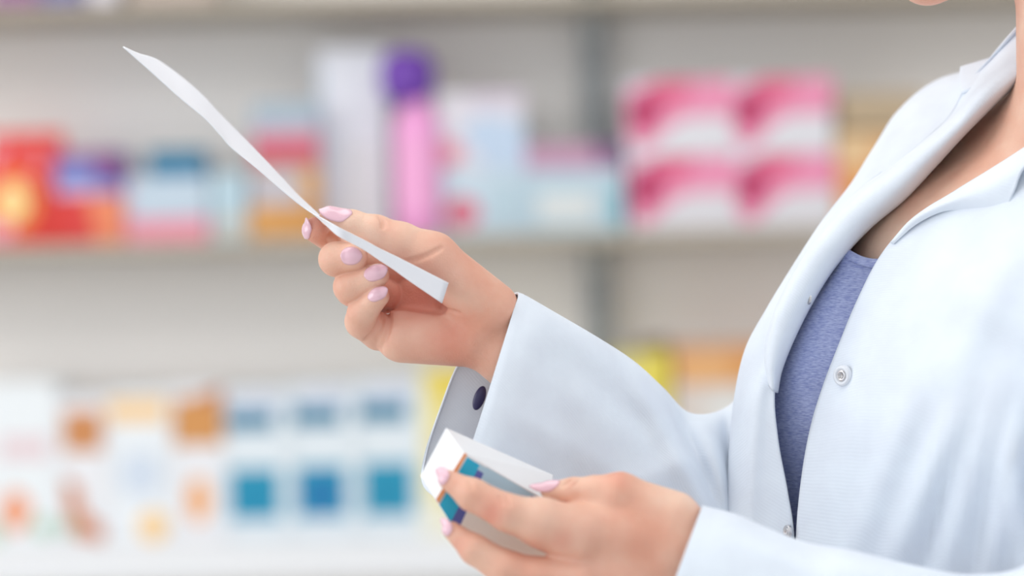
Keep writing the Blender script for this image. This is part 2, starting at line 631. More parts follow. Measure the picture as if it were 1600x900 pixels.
# four pink and white boxes, two by two
pink = [([(0, 1), (1, 1), (1, .52), (.55, .5), (.36, .34), (.22, .14), (.1, .1), (0, .3)], (240, 150, 184)),
        ([(.22, .98), (.62, 1), (.62, .8), (.36, .6), (.24, .3), (.12, .26), (.04, .6)], (230, 104, 142)),
        ([(.02, .72), (.3, .84), (.32, .6), (.18, .34), (.06, .38)], (182, 44, 96)),
        ([(0, .84), (.0, 1), (.3, 1)], (226, 220, 232))]
rows = [('upper', (978, 130, 1144, 246)), ('upper', (1144, 126, 1302, 244)), ('lower', (982, 248, 1148, 368)), ('lower', (1148, 246, 1306, 366))]
zl = {}
labels = ['pink and white box, upper left of the block of four', 'pink and white box, upper right of the block of four',
          'pink and white box, lower left of the block of four', 'pink and white box, lower right of the block of four']
hp = on_plane(1060, 248, YS + .04)[1] - on_plane(1060, 366, YS + .04)[1]
for (lv, rct), lb in zip(rows, labels):
    r2 = (rct[0], 248 if lv == 'lower' else 130, rct[2], 366 if lv == 'lower' else 248)
    pack('pink_box', lb, 'box', r2, (228, 226, 232), pink, .1, Z_MID + (hp + .0005 if lv == 'upper' else 0), group='pink and white boxes on the middle shelf')
pack('carton', 'small orange and cream carton right of the pink boxes by the shoulder', 'carton', (1308, 214, 1420, 364), (232, 196, 150),
     [(R(0, .1, .5, .62), (232, 160, 96)), (R(.5, .3, 1, .9), (228, 168, 110))], .1, Z_MID)
pack('carton', 'flat beige-brown carton lying behind the shoulder', 'carton', (1312, 160, 1446, 214), (190, 168, 138), [], .09, Z_MID + .125)

# -- things on the upper shelf (only their feet show at the top edge)
for x0, x1, c, lb in ((-20, 60, (150, 90, 150), 'purple carton at the left end of the upper shelf'), (62, 128, (110, 110, 170), 'blue-violet carton second on the upper shelf'),
                      (136, 180, (232, 228, 240), 'white carton third on the upper shelf'), (200, 330, (196, 178, 170), 'tan carton fourth on the upper shelf')):
    pack('carton', lb, 'carton', (x0, -160, x1, -14), c, [(R(.1, .3, .9, .5), tuple(min(255, q + 30) for q in c))], .1, Z_TOP, group='cartons on the upper shelf')

# -- lower shelf
def gz(py_top, py_bot=838, x=400):
    return on_plane(x, py_top, YS + .04)[1] - on_plane(x, py_bot, YS + .04)[1]


WHT = (226, 230, 236)
pack('white_carton', 'white carton with a green base and an orange fruit, left end of the lower shelf', 'carton', (-40, 586, 90, 838), (236, 240, 243),
     [(disc(.48, .2, .18, .13), (240, 160, 120)), (R(0, .0, .3, .14), (190, 210, 190)), (R(.3, .52, .9, .66), (232, 210, 214)), (disc(.8, .1, .12, .06), (176, 208, 184))], .1, Z_LOW)
pack('white_carton', 'white carton with brown square and curved brown stripe, second on the lower shelf', 'carton', (91, 610, 169, 838), (236, 236, 240),
     [(R(.1, .62, .9, .9), (206, 138, 84)), ([(.1, .44), (.4, .4), (.5, .2), (.9, .1), (.85, .0), (.3, .04), (.15, .2)], (204, 128, 84)), (disc(.15, .1, .14, .05), (176, 208, 184))], .1, Z_LOW)
pack('white_carton', 'white carton with yellow stripe and yellow spot, third on the lower shelf', 'carton', (170, 606, 269, 838), (236, 240, 244),
     [(R(-.0, .8, .92, .95), (246, 206, 150)), (disc(.68, .1, .24, .1), (248, 206, 140)), (disc(.5, .45, .35, .16), (212, 222, 236))], .1, Z_LOW)
pack('white_carton', 'white carton with brown square and orange drop, beside the teal packs', 'carton', (270, 600, 351, 838), (236, 236, 240),
     [(R(.02, .62, .98, .92), (212, 148, 84)), (disc(.48, .26, .24, .15), (240, 172, 110)), ([(.3, .92), (.98, 1.0), (.98, .9)], (190, 120, 80))], .1, Z_LOW)
tl = ['white pack with teal block, leftmost of the teal row', 'white pack with a dark blue-teal block, middle of the teal row', 'white pack with teal block beside the yellow pack']
dk = [(18, 140, 178), (20, 120, 172), (22, 140, 176)]
for i, x in enumerate((352, 456, 560)):
    pack('teal_pack', tl[i], 'pack', (x, 606 - 6 * i, x + 103, 838), (226, 234, 240),
         [(R(.02, .73, .76, .87), (34, 122, 156)), (R(.06, .13, .82, .47), (32, 150, 184)), (disc(.44, .28, .32, .14), dk[i]), (R(.1, .86, .9, .98), (214, 220, 234))], .1, Z_LOW, group='teal and white packs in a row on the lower shelf')
pack('yellow_pack', 'tall pale yellow pack beside the teal row, half hidden by the raised sleeve', 'pack', (658, 580, 740, 838), (238, 226, 160),
     [(R(0.2, .8, 1, 1), (232, 208, 90)), (R(0, .0, .8, .2), (238, 234, 214)), (R(.2, .3, .8, .6), (236, 222, 176))], .1, Z_LOW)
pack('yellow_pack', 'bright yellow pack showing above the bend of the raised sleeve', 'pack', (962, 560, 1050, 838), (232, 214, 90),
     [(R(0, .9, .5, 1), (216, 206, 140))], .1, Z_LOW)
pack('carton', 'wide orange carton beside the bright yellow pack near the coat', 'carton', (1056, 548, 1300, 612), (232, 176, 118),
     [(R(.35, .1, .75, .95), (222, 156, 92)), (R(0, .8, 1, 1), (206, 160, 130))], .1, Z_LOW + gz(612, 838))
pack('white_carton', 'wide cream carton underneath the wide orange carton', 'carton', (1056, 612, 1300, 838), (220, 208, 200),
     [(R(.2, .7, .8, .95), (226, 224, 220))], .1, Z_LOW)
pack('tin', 'small brown tin behind the yellow pack near the upright', 'tin', (1000, 545, 1046, 600), (168, 140, 110), [(R(0, .8, 1, 1), (150, 130, 110))], .06, Z_LOW + gz(600, 838), Y=YS + .16)

# ------------------------------------------------------------------ the person
ZB = -250.0        # depth of the lower hand

# raised right hand (image x, image y, depth, radius)
RH_F = {
    'index': [(642, 392, 80, 28), (575, 394, 84, 24), (526, 380, 56, 21), (493, 359, 6, 20)],
    'middle': [(615, 420, 66, 29), (530, 404, 22, 28), (525, 405, -22, 26), (553, 401, -44, 22)],
    'ring': [(600, 462, 52, 29), (552, 450, 12, 28), (548, 448, -22, 26), (590, 430, -46, 18.5)],
    'pinky': [(592, 518, 24, 30), (566, 502, -6, 26), (566, 489, -26, 22.5), (592, 463, -46, 16.5)],
}


def carve(fn, lines):
    """skin creases: polylines seen in the image plane, laid on the surface of fn"""
    caps = []
    for pts, w in lines:
        q = crom(np.array(pts, float), max(3, len(pts) * 2)) if len(pts) > 2 else np.array(pts, float)
        out = []
        for x, y in q:
            z = -420.0
            for _ in range(200):
                dd = float(fn(np.array([[x, y, z]], np.float32))[0])
                z += max(dd * .8, 0.02)
                if dd < .15 or z > 300:
                    break
            if z < 300:
                out.append((x, y, z))
        caps += [(a + (w,), b + (w,)) for a, b in zip(out[:-1], out[1:])]
    return caps


def sdf_right0(p):
    palm = rc(p, (794, 546, 5, 58), (1000, 700, 130, 72), 0.8)
    palm = smin(palm, rc(p, (736, 532, 5, 42), (630, 522, 14, 45)), 18)
    palm = smin(palm, rc(p, (740, 500, 28, 44), (618, 458, 74, 32)), 16)
    palm = smin(palm, rc(p, (752, 486, 20, 44), (645, 398, 76, 30)), 16)
    palm = smin(palm, rc(p, (762, 486, -5, 50), (676, 402, -34, 37)), 18)
    d = smin(palm, chain(p, [(676, 402, -34, 37), (626, 378, -36, 30), (588, 362, -34, 25), (550, 350, -30, 21), (515, 338, -24, 16)], 9), 16)
    d = -smin(-d, rc(p, (608, 450, 14, 32), (682, 468, -4, 21)), 14)
    for n, k in (('index', 9), ('middle', 7), ('ring', 7), ('pinky', 9)):
        d = smin(d, chain(p, RH_F[n], 8), k * 0.45)
    d = -smin(-d, rc(p, (517, 371, 6, 8), (530, 377, 18, 9)), 4)
    return d


RIGHT_CREASES = carve(sdf_right0, [
    ([(636, 408), (652, 405), (672, 397), (690, 387)], 1.6), ([(606, 486), (608, 504), (603, 525), (595, 546)], 2.6), ([(592, 494), (589, 510), (580, 524), (571, 532)], 1.8),
    ([(684, 474), (700, 484), (718, 490)], 1.4),
    ([(592, 338), (599, 346), (598, 356)], 1.1), ([(604, 338), (608, 346)], 0.8)])
LO_R = (455, 300, -110)


def creased(p, d, caps, k):
    near_ = np.abs(d) < 14
    if not near_.any():
        return d
    q, e = p[near_], d[near_]
    for a, b in caps:
        e = -smin(-e, rc(q, a, b), k)
    d = d.copy()
    d[near_] = e
    return d


def sdf_right(p):
    return creased(p, sdf_right0(p), RIGHT_CREASES, 7)


def sdf_left0(p):
    z = ZB
    q = p - np.array([0, 0, z], np.float32)
    palm = rc(q, (1075, 872, 14, 60), (1320, 985, -30, 78), 0.8)
    palm = smin(palm, rc(q, (1070, 858, 16, 58), (908, 836, 10, 50), 0.75), 26)
    palm = smin(palm, rc(q, (1075, 900, 18, 60), (900, 915, 8, 44), 0.75), 26)
    palm = smin(palm, rc(q, (1075, 925, 22, 55), (925, 985, 22, 42), 0.8), 26)
    palm = smin(palm, rc(q, (1050, 812, 28, 46), (968, 776, 30, 35)), 22)
    d = smin(palm, chain(q, [(968, 774, 30, 35), (930, 771, 36, 27), (896, 769, 42, 22), (858, 766, 48, 14)], 9), 14)
    fs = [[(905, 838, 8, 48), (846, 817, -6, 39), (795, 802, -14, 29), (738, 773, -8, 25), (701, 750, 2, 16)],
          [(900, 912, 6, 44), (840, 905, -4, 34), (792, 890, -8, 29), (742, 859, -4, 23), (706, 829, 4, 14.5)],
          [(915, 960, 14, 38), (820, 975, 0, 28), (770, 955, 4, 22), (742, 930, 12, 15)],
          [(930, 1000, 24, 33), (850, 1030, 10, 24), (810, 1015, 14, 19), (788, 995, 20, 14)]]
    for f in fs:
        d = smin(d, chain(q, f, 9), 9)
    return d


LEFT_CREASES = carve(sdf_left0, [([(880, 758), (889, 752), (894, 749)], 1.8), ([(898, 758), (903, 752)], 1.4), ([(733, 752), (738, 762)], 1.3), ([(780, 776), (786, 786)], 1.6), ([(790, 776), (796, 788)], 1.5)])


def sdf_left(p):
    return creased(p, sdf_left0(p), LEFT_CREASES, 5)


def sdf_body(p):
    # torso, neck
    d = rc(p, (1700, 480, 150, 300), (1650, 1200, 120, 300), 0.95)
    d = smin(d, rc(p, (1750, 260, 120, 150), (1640, 560, 130, 270)), 120)
    d = smin(d, rc(p, (1482, 440, 150, 160), (1560, 500, 150, 200)), 60)
    neck = rc(p, (1756, 160, 50, 168), (1742, -180, 50, 156))
    d = smin(d, neck, 70)
    # shoulders
    d = smin(d, rc(p, (1760, 230, 60, 130), (1500, 300, 340, 120)), 60)
    d = smin(d, rc(p, (1760, 230, 60, 130), (1960, 330, -240, 125)), 60)
    # upper arms and forearms inside the sleeves
    d = smin(d, chain(p, [(1480, 320, 340, 115), (1330, 600, 320, 92), (1170, 778, 240, 62), (960, 680, 120, 52)], 30), 40)
    d = smin(d, chain(p, [(1960, 340, -250, 115), (1800, 1010, -330, 92), (1500, 1050, -300, 88), (1290, 968, -270, 74)], 30), 40)
    # head: skull, face, jaw, chin, nose, lips, ear
    h = ell(p, (1735, -430, 50), (290, 300, 225))
    h = smin(h, rc(p, (1600, -330, 50, 160), (1520, -130, 45, 95), 0.95), 70)
    h = smin(h, rc(p, (1449, -43, 42, 41), (1700, -190, 130, 70)), 45)
    h = smin(h, rc(p, (1449, -43, 42, 41), (1700, -190, -30, 70)), 45)
    h = smin(h, rc(p, (1452, -330, 45, 20), (1405, -235, 45, 26)), 22)
    h = smin(h, rc(p, (1436, -160, 45, 16), (1455, -150, 90, 12)), 16)
    h = smin(h, rc(p, (1436, -160, 45, 16), (1455, -150, 0, 12)), 16)
    h = smin(h, rc(p, (1440, -120, 45, 17), (1458, -115, 85, 12)), 16)
    h = smin(h, rc(p, (1440, -120, 45, 17), (1458, -115, 5, 12)), 16)
    for s in (-1, 1):
        h = -smin(-h, rc(p, (1455, -335, 45 + s * 85, 34), (1470, -335, 45 + s * 110, 30)), 20)
        h = smin(h, rc(p, (1490, -335, 45 + s * 82, 26), (1496, -335, 45 + s * 92, 26)), 6)
        h = smin(h, rc(p, (1745, -360, 45 + s * 215, 30), (1725, -270, 45 + s * 200, 20), 0.5), 10)
    d = smin(d, h, 60)
    return d


person = empty('person', tuple(P([(1700, 1300, 120)])[0] * np.array([1, 1, 0])))
tag(person, 'person in an open white lab coat holding a paper slip and a small carton', 'person')

parts = []
off = 0
VV, FF = [], []
flush = []
RED = [(648, 468, 20, 78, .75), (690, 528, -30, 62, .42), (590, 520, -20, 40, .25), (700, 420, -60, 60, .25), (490, 350, 0, 30, .5), (900, 880, ZB - 40, 110, .22), (500, 350, 0, 22, .4), (566, 402, -50, 16, .35), (604, 430, -60, 14, .35), (602, 460, -50, 14, .35), (610, 350, -60, 26, .2), (650, 545, -30, 50, .3), (700, 430, -60, 50, .2), (770, 800, ZB - 30, 26, .55), (968, 742, ZB, 22, .3), (880, 845, ZB - 40, 26, .4), (892, 750, ZB + 20, 10, .3), (712, 752, ZB - 10, 16, .25), (720, 850, ZB - 10, 22, .35)]
for fn, lo, hi, h in ((sdf_right, (455, 300, -110), (1010, 800, 190), 2.0), (sdf_left, (660, 715, ZB - 90), (1330, 1090, ZB + 110), 2.5), (sdf_body, (930, -780, -470), (2110, 1340, 500), 8.0)):
    v, f = surface_nets(fn, lo, hi, h)
    # one Newton step back onto the surface
    for _ in range(2):
        e = 0.5
        d0 = fn(v.astype(np.float32))
        g = np.stack([fn((v + np.eye(3)[k] * e).astype(np.float32)) - d0 for k in range(3)], 1) / e
        gn = np.maximum((g ** 2).sum(1, keepdims=True), 0.2)
        v = v - np.clip(d0[:, None] * g / gn, -h * .5, h * .5)
    VV.append(P(v))
    fl = np.zeros(len(v))
    for a, b_, c_, w_, k_ in RED:
        fl = np.maximum(fl, k_ * np.exp(-((v - (a, b_, c_)) ** 2).sum(1) / (w_ * w_)))
    flush.append(fl)
    FF.append(f + off)
    off += len(v)
body = mesh_obj('body', np.concatenate(VV), np.concatenate(FF), SKIN, person)
fa = body.data.attributes.new('flush', 'FLOAT', 'POINT')
fa.data.foreach_set('value', np.concatenate(flush).astype(np.float32))


def nail(fn, c, ax, n, L, W, tip=1.15, drop=0.5, m=NAIL):
    """almond nail lying on the finger: c centre, ax towards the tip, n outward"""
    c, ax, n = np.array(c, float), np.array(ax, float), np.array(n, float)
    n /= np.linalg.norm(n)
    ax = ax - n * (ax @ n)
    ax /= np.linalg.norm(ax)
    sd = np.cross(n, ax)
    nu, nv = 15, 11
    pts = []
    hit0 = None
    for pas in (0, 1):
        q = c + n * 60 if pas == 0 else None
        if pas == 0:
            t = 0
            for _ in range(80):
                dd = float(fn(q[None].astype(np.float32))[0])
                q = q - n * dd * .8
                if abs(dd) < .05:
                    break
            hit0 = q @ n
            c0 = q
            continue
        for i in range(nu):
            a = -1 + 2 * i / (nu - 1)
            # outline: round cuticle, almond tip
            wv = math.sqrt(max(0, 1 - abs(a) ** 2.6)) if a < 0 else max(0, 1 - abs(a) ** 2.3) ** .72
            for j in range(nv):
                b = -1 + 2 * j / (nv - 1)
                q = c0 + ax * a * L / 2 * (tip if a > 0 else 1) + sd * b * wv * W / 2 + n * 12
                for _ in range(40):
                    dd = float(fn(q[None].astype(np.float32))[0])
                    if abs(dd) < .05:
                        break
                    q = q - n * dd * .8
                    if hit0 - q @ n > W * drop:
                        q = q + n * ((hit0 - W * drop) - q @ n)
                        break
                base = c0 + ax * ((q - c0) @ ax) + sd * ((q - c0) @ sd)
                arch = hit0 - (b * wv) ** 2 * W * .22 - max(0, a) ** 2 * W * .05
                hh = max(q @ n, arch - W * .1)
                q = q + n * (hh - q @ n)
                pts.append(q + n * (1.3 - 1.0 * (b ** 6)))
    o = mesh_obj('fingernail', P(pts), grid_faces(nu, nv), m, person, recalc=False)
    solid(o, 1.6 * U, 0)
    s = o.modifiers.new('sm', 'SMOOTH')
    s.iterations = 3
    s.factor = .4
    return o


nail(sdf_right, (525, 334, -38), (-1, -0.42, 0.1), (0.10, -0.85, -0.55), 52, 29, 1.1)
nail(sdf_right, (476, 358, -4), (-0.05, -1, -0.5), (-1, 0.12, -0.35), 34, 26, 1.15)
nail(sdf_right, (548, 399, -68), (1, -0.02, -0.25), (-0.12, -0.12, -1), 34, 29, 1.05)
nail(sdf_right, (585, 424, -66), (1, -0.38, -0.35), (-0.28, -0.25, -1), 38, 27, 1.1)
nail(sdf_right, (588, 458, -64), (1, -0.55, -0.4), (-0.38, -0.22, -1), 34, 22, 1.1)
nail(sdf_left, (686, 744, ZB - 8), (-0.7, -0.6, 0.6), (-0.85, 0.1, -0.7), 32, 26, 1.1)
nail(sdf_left, (693, 824, ZB - 5), (-0.6, -0.7, 0.4), (-0.85, 0.15, -0.6), 32, 22, 1.1)
nail(sdf_left, (853, 753, ZB + 36), (-1, -0.02, 0.1), (-0.1, -0.8, -0.6), 44, 24, 1.25)

# hair: cap over the skull and a ponytail
def sdf_hair(p):
    d = ell(p, (1765, -455, 50), (300, 318, 248))
    d = -smin(-d, rc(p, (1430, -330, 50, 190), (1440, -150, 50, 190)), 30)
    d = -smin(-d, rc(p, (1600, -150, 50, 150), (1600, -60, 50, 150), 2.2), 30)
    d = smin(d, chain(p, [(2040, -520, 50, 70), (2160, -420, 55, 80), (2180, -200, 60, 70), (2150, 0, 60, 40)], 20), 30)
    w = 5 * np.sin(p[..., 2] * .09 + p[..., 1] * .02) + 3 * np.sin(p[..., 2] * .21)
    return d + w


v, f = surface_nets(sdf_hair, (1400, -800, -230), (2290, 60, 330), 9.0)
mesh_obj('hair', P(v), f, mat('dark_blonde_hair', (128, 92, 62), 0.5, var=.2, vscale=60), person)

# ---- lab coat
ZN = 0
near_rows = [
    [(1655, 200, -110), (1720, 165, -140), (1830, 150, -170), (1960, 190, -210), (2080, 260, -230)],
    [(1600, 238, -92), (1690, 238, -140), (1800, 245, -200), (1960, 260, -260), (2090, 300, -260)],
    [(1538, 274, -66), (1630, 290, -140), (1760, 310, -220), (1960, 330, -300), (2110, 350, -260)],
    [(1476, 312, -40), (1570, 340, -120), (1700, 360, -210), (1960, 400, -320), (2120, 420, -250)],
    [(1418, 352, -22), (1510, 390, -110), (1650, 410, -210), (1940, 460, -320), (2120, 490, -230)],
    [(1375, 402, -12), (1465, 440, -110), (1610, 465, -210), (1920, 520, -320), (2120, 560, -220)],
    [(1340, 470, -6), (1430, 500, -115), (1590, 525, -215), (1900, 570, -310), (2120, 610, -200)],
    [(1313, 535, -4), (1400, 560, -115), (1560, 590, -215), (1880, 620, -300), (2120, 650, -200)],
    [(1288, 600, -4), (1380, 615, -110), (1545, 640, -205), (1870, 670, -290), (2110, 700, -200)],
    [(1268, 665, -4), (1362, 675, -100), (1530, 700, -190), (1850, 730, -280), (2100, 750, -200)],
    [(1254, 740, -4), (1350, 750, -85), (1520, 765, -170), (1840, 790, -260), (2090, 810, -190)],
    [(1245, 830, -2), (1342, 840, -70), (1510, 850, -150), (1830, 860, -240), (2080, 880, -180)],
    [(1242, 960, 0), (1336, 965, -60), (1500, 970, -140), (1820, 980, -220), (2070, 990, -170)],
    [(1240, 1150, 0), (1330, 1150, -60), (1500, 1150, -140), (1820, 1150, -220), (2070, 1150, -170)],
    [(1236, 1400, 0), (1330, 1400, -60), (1500, 1400, -150), (1820, 1400, -230), (2080, 1400, -180)],
]
near = loft(near_rows, 120, 70)
near = ridges(near, [
    (1600, 640, 1540, 900, 22, 26), (1560, 620, 1470, 900, 24, 20), (1500, 640, 1385, 900, 26, 22), (1590, 720, 1625, 960, 20, 26),
    (1640, 540, 1480, 420, 40, 16), (1420, 640, 1330, 880, 26, 14), (1650, 700, 1690, 1000, 24, 24), (1450, 380, 1400, 560, 30, -8), (1580, 400, 1480, 600, 30, 10),
    (1560, 760, 1500, 980, 12, -12), (1480, 740, 1430, 940, 14, -10)])
# far front panel
far_rows = [
    [(1700, 190, 330), (1600, 110, 290), (1520, 114, 230), (1555, 140, 130), (1596, 118, 70)],
    [(1660, 230, 420), (1500, 130, 370), (1458, 138, 290), (1500, 180, 150), (1548, 165, 64)],
    [(1620, 300, 450), (1440, 190, 410), (1402, 180, 300), (1450, 225, 150), (1500, 212, 58)],
    [(1600, 380, 460), (1410, 270, 420), (1366, 232, 270), (1405, 270, 130), (1455, 262, 52)],
    [(1560, 440, 460), (1390, 340, 400), (1330, 290, 220), (1362, 318, 100), (1404, 316, 44)],
    [(1520, 520, 460), (1350, 420, 370), (1282, 355, 180), (1308, 372, 84), (1345, 366, 36)],
    [(1490, 590, 450), (1320, 500, 350), (1238, 425, 165), (1262, 440, 70), (1292, 430, 28)],
    [(1470, 660, 440), (1290, 570, 340), (1200, 488, 150), (1226, 505, 60), (1256, 490, 22)],
    [(1450, 720, 430), (1280, 640, 330), (1170, 548, 140), (1196, 562, 50), (1226, 552, 18)],
    [(1440, 780, 420), (1275, 700, 320), (1154, 620, 132), (1178, 625, 42), (1210, 612, 14)],
    [(1430, 840, 420), (1270, 760, 320), (1146, 700, 130), (1172, 700, 40), (1216, 690, 10)],
    [(1430, 900, 420), (1270, 820, 320), (1141, 790, 130), (1170, 785, 40), (1231, 770, 6)],
    [(1430, 1000, 420), (1270, 920, 320), (1139, 890, 130), (1172, 870, 40), (1242, 852, 4)],
    [(1430, 1150, 420), (1270, 1120, 320), (1139, 1080, 130), (1174, 1060, 40), (1248, 1050, 4)],
    [(1430, 1400, 420), (1270, 1400, 320), (1137, 1400, 130), (1176, 1400, 40), (1250, 1400, 4)],
]
farp = loft(far_rows, 120, 60)
farp = ridges(farp, [(1185, 560, 1165, 860, 14, 12), (1350, 250, 1210, 480, 10, -10)])
# back of the coat
back_rows = [[(2080, 260, -230), (2100, 200, 0), (1980, 130, 180), (1700, 190, 330)],
             [(2120, 560, -220), (2260, 560, 150), (1980, 560, 420), (1560, 480, 460)],
             [(2090, 810, -190), (2240, 820, 150), (1960, 830, 430), (1430, 840, 420)],
             [(2080, 1400, -180), (2250, 1400, 150), (1960, 1400, 440), (1430, 1400, 420)]]
backp = loft(back_rows, 40, 30)
n1, n2 = len(near), len(farp)
cv = np.concatenate([near, farp, backp])
cf = grid_faces(120, 70) + [[i + n1 for i in q] for q in grid_faces(120, 60)] + [[i + n1 + n2 for i in q] for q in grid_faces(40, 30)]
coat = mesh_obj('lab_coat', P(cv), cf, COAT, person)
solid(coat, 4 * U, 0)
coat['label'] = 'white cotton lab coat worn open'


def sub(name, pts, nu, nv, m=COAT, closed=False, t=4, sublevel=0, rid=None, parent=coat):
    g = loft(pts, nu, nv, closed)
    if rid:
        g = ridges(g, rid)
    o = mesh_obj(name, P(g), grid_faces(nu, nv, closed), m, parent)
    return solid(o, t * U, 0, sublevel)


# collar leaf and lapel on the near side (rolled edge -> free edge)
sub('lapel', [
    [(1392, 380, -18), (1394, 379, -24), (1396, 381, -24)],
    [(1420, 348, -26), (1426, 346, -38), (1432, 350, -38)],
    [(1450, 325, -34), (1462, 325, -56), (1472, 330, -54)],
    [(1480, 307, -44), (1496, 312, -72), (1510, 328, -70)],
    [(1512, 287, -56), (1534, 300, -94), (1566, 332, -104)],
    [(1545, 267, -68), (1570, 278, -112), (1584, 300, -122)],
    [(1600, 232, -92), (1612, 242, -132), (1606, 256, -136)],
    [(1660, 190, -118), (1680, 196, -158), (1690, 214, -164)],
    [(1740, 140, -140), (1780, 150, -178), (1800, 180, -186)],
], 70, 24)
# lapel and collar on the far side: one soft roll (free edge -> crown -> rolled edge)
far_lapel = [
    [(1640, -10, 110), (1650, 0, 90), (1656, 30, 60), (1650, 60, 50)],
    [(1589, 42, 120), (1600, 58, 92), (1610, 84, 60), (1604, 112, 52)],
    [(1546, 90, 150), (1556, 104, 100), (1570, 118, 60), (1578, 134, 50)],
    [(1510, 132, 160), (1524, 138, 92), (1536, 146, 54), (1544, 166, 48)],
    [(1484, 180, 140), (1488, 186, 84), (1492, 194, 48), (1500, 210, 42)],
    [(1442, 222, 120), (1440, 226, 70), (1444, 236, 38), (1456, 258, 36)],
    [(1396, 258, 104), (1392, 264, 60), (1396, 276, 30), (1408, 309, 30)],
    [(1344, 296, 104), (1336, 304, 52), (1340, 320, 22), (1352, 356, 24)],
    [(1290, 356, 100), (1282, 362, 46), (1284, 376, 16), (1300, 414, 18)],
    [(1248, 420, 100), (1238, 428, 44), (1240, 442, 12), (1262, 474, 14)],
    [(1216, 482, 100), (1210, 486, 44), (1212, 498, 10), (1234, 530, 8)],
    [(1196, 540, 70), (1196, 548, 34), (1200, 560, 6), (1216, 576, 6)],
    [(1198, 596, 40), (1201, 600, 24), (1205, 606, 8), (1209, 612, 6)],
]
far_lapel = [[a, ((a[0] + b[0]) / 2, (a[1] + b[1]) / 2, (a[2] + b[2]) / 2 + 20), (b[0] * .4 + c[0] * .6, b[1] * .4 + c[1] * .6, c[2] - 4),
              ((c[0] + d[0]) / 2, (c[1] + d[1]) / 2, c[2] - 22), d, (d[0] + 5, d[1] + 2, d[2] + 34)] for a, b, c, d in far_lapel]
sub('lapel', far_lapel, 110, 36)
# pointed collar leaf behind the far lapel
sub('collar', [
    [(1590, 84, 140), (1575, 104, 120), (1560, 128, 100)],
    [(1560, 88, 175), (1545, 108, 150), (1530, 134, 120)],
    [(1528, 97, 190), (1520, 116, 165), (1512, 142, 130)],
    [(1501, 105, 200), (1500, 120, 180), (1503, 146, 140)],
], 24, 14)


def ring(T, B, zc, zb, n=12, pinch=1.0):
    T, B = np.array(T, float), np.array(B, float)
    c = (T + B) / 2
    out = []
    for i in range(n):
        a = 2 * math.pi * i / n
        q = c + (T - c) * math.cos(a)
        out.append((q[0], q[1], zc - zb * math.sin(a)))
    return out


# far sleeve, wide cuff opening
cuff0 = [(808, 458, 0), (800, 492, -38), (784, 545, -66), (766, 604, -78), (746, 668, -74), (724, 728, -50), (694, 766, -8),
         (662, 752, 40), (666, 705, 66), (690, 632, 78), (716, 568, 74), (766, 490, 42)]
cuff1 = [(822, 464, 2), (815, 498, -40), (799, 551, -69), (781, 611, -82), (761, 676, -78), (738, 738, -54), (706, 780, -10),
         (672, 765, 42), (676, 712, 70), (702, 640, 84), (728, 576, 80), (780, 497, 46)]
rings = [cuff0, cuff1,
         ring((862, 487), (742, 812), 8, 86), ring((932, 528), (800, 850), 40, 96), ring((990, 566), (880, 880), 85, 104), ring((1034, 606), (970, 905), 125, 112),
         ring((1074, 645), (1080, 930), 165, 116), ring((1122, 644), (1200, 925), 205, 118), ring((1160, 612), (1310, 850), 255, 118), ring((1205, 520), (1400, 720), 300, 116),
         ring((1260, 420), (1460, 590), 325, 115), ring((1320, 320), (1510, 490), 340, 115), ring((1400, 225), (1560, 420), 350, 112)]
sub('sleeve', rings, 150, 72, closed=True, t=4, rid=[
    (1000, 610, 1110, 800, 20, 20), (860, 560, 900, 760, 30, -12), (1080, 720, 900, 800, 22, 14), (1062, 655, 1120, 790, 12, -26),
    (1135, 670, 1150, 820, 10, -30), (1100, 660, 1132, 760, 14, 10), (800, 650, 960, 740, 18, 8), (880, 560, 1030, 680, 24, -12)])
# turned hem line round the cuff
hem = []
for a, b in zip(crom(np.array(cuff0), 96, True), crom(np.array(cuff1), 96, True)):
    hem.append([a + (b - a) * 1.0 + np.array([0, 0, -2.5]) * 0, a + (b - a) * 1.0])
# dark cuff button on the inside of the far cuff edge
def ellipsoid(name, c, r, rotz, m, parent, n=20, zflat=1.0):
    v, f = [], []
    for i in range(n + 1):
        th = math.pi * i / n
        for j in range(n):
            ph = 2 * math.pi * j / n
            x, y, z = r[0] * math.sin(th) * math.cos(ph), r[1] * math.sin(th) * math.sin(ph), r[2] * math.cos(th)
            v.append((c[0] + x * math.cos(rotz) - y * math.sin(rotz), c[1] + x * math.sin(rotz) + y * math.cos(rotz), c[2] + z))
    f = grid_faces(n + 1, n, True)
    return mesh_obj(name, P(v), f, m, parent)


ellipsoid('cuff_button', (749, 622, 60), (9, 20, 5), math.radians(20), NAVY, coat)

# near sleeve along the lower edge
ns = [ring((1097, 792), (1026, 985), ZB + 10, 86), ring((1112, 796), (1040, 995), ZB + 8, 90), ring((1150, 806), (1092, 1020), ZB, 96), ring((1200, 828), (1150, 1050), ZB - 10, 100), ring((1260, 850), (1230, 1090), ZB - 25, 104),
      ring((1330, 862), (1310, 1140), ZB - 45, 110), ring((1420, 884), (1410, 1200), ZB - 65, 112), ring((1520, 900), (1530, 1260), ZB - 85, 115), ring((1610, 880), (1700, 1280), ZB - 95, 118),
      ring((1640, 800), (1960, 1200), ZB - 100, 120), ring((1640, 690), (2060, 1000), ZB - 100, 122), ring((1660, 560), (2090, 760), ZB - 90, 125), ring((1740, 400), (2100, 520), ZB - 60, 120), ring((1830, 260), (2080, 360), ZB - 10, 90)]
sub('sleeve', ns, 150, 72, closed=True, t=5, rid=[(1180, 850, 1330, 920, 20, 10), (1300, 880, 1480, 930, 24, 12)])


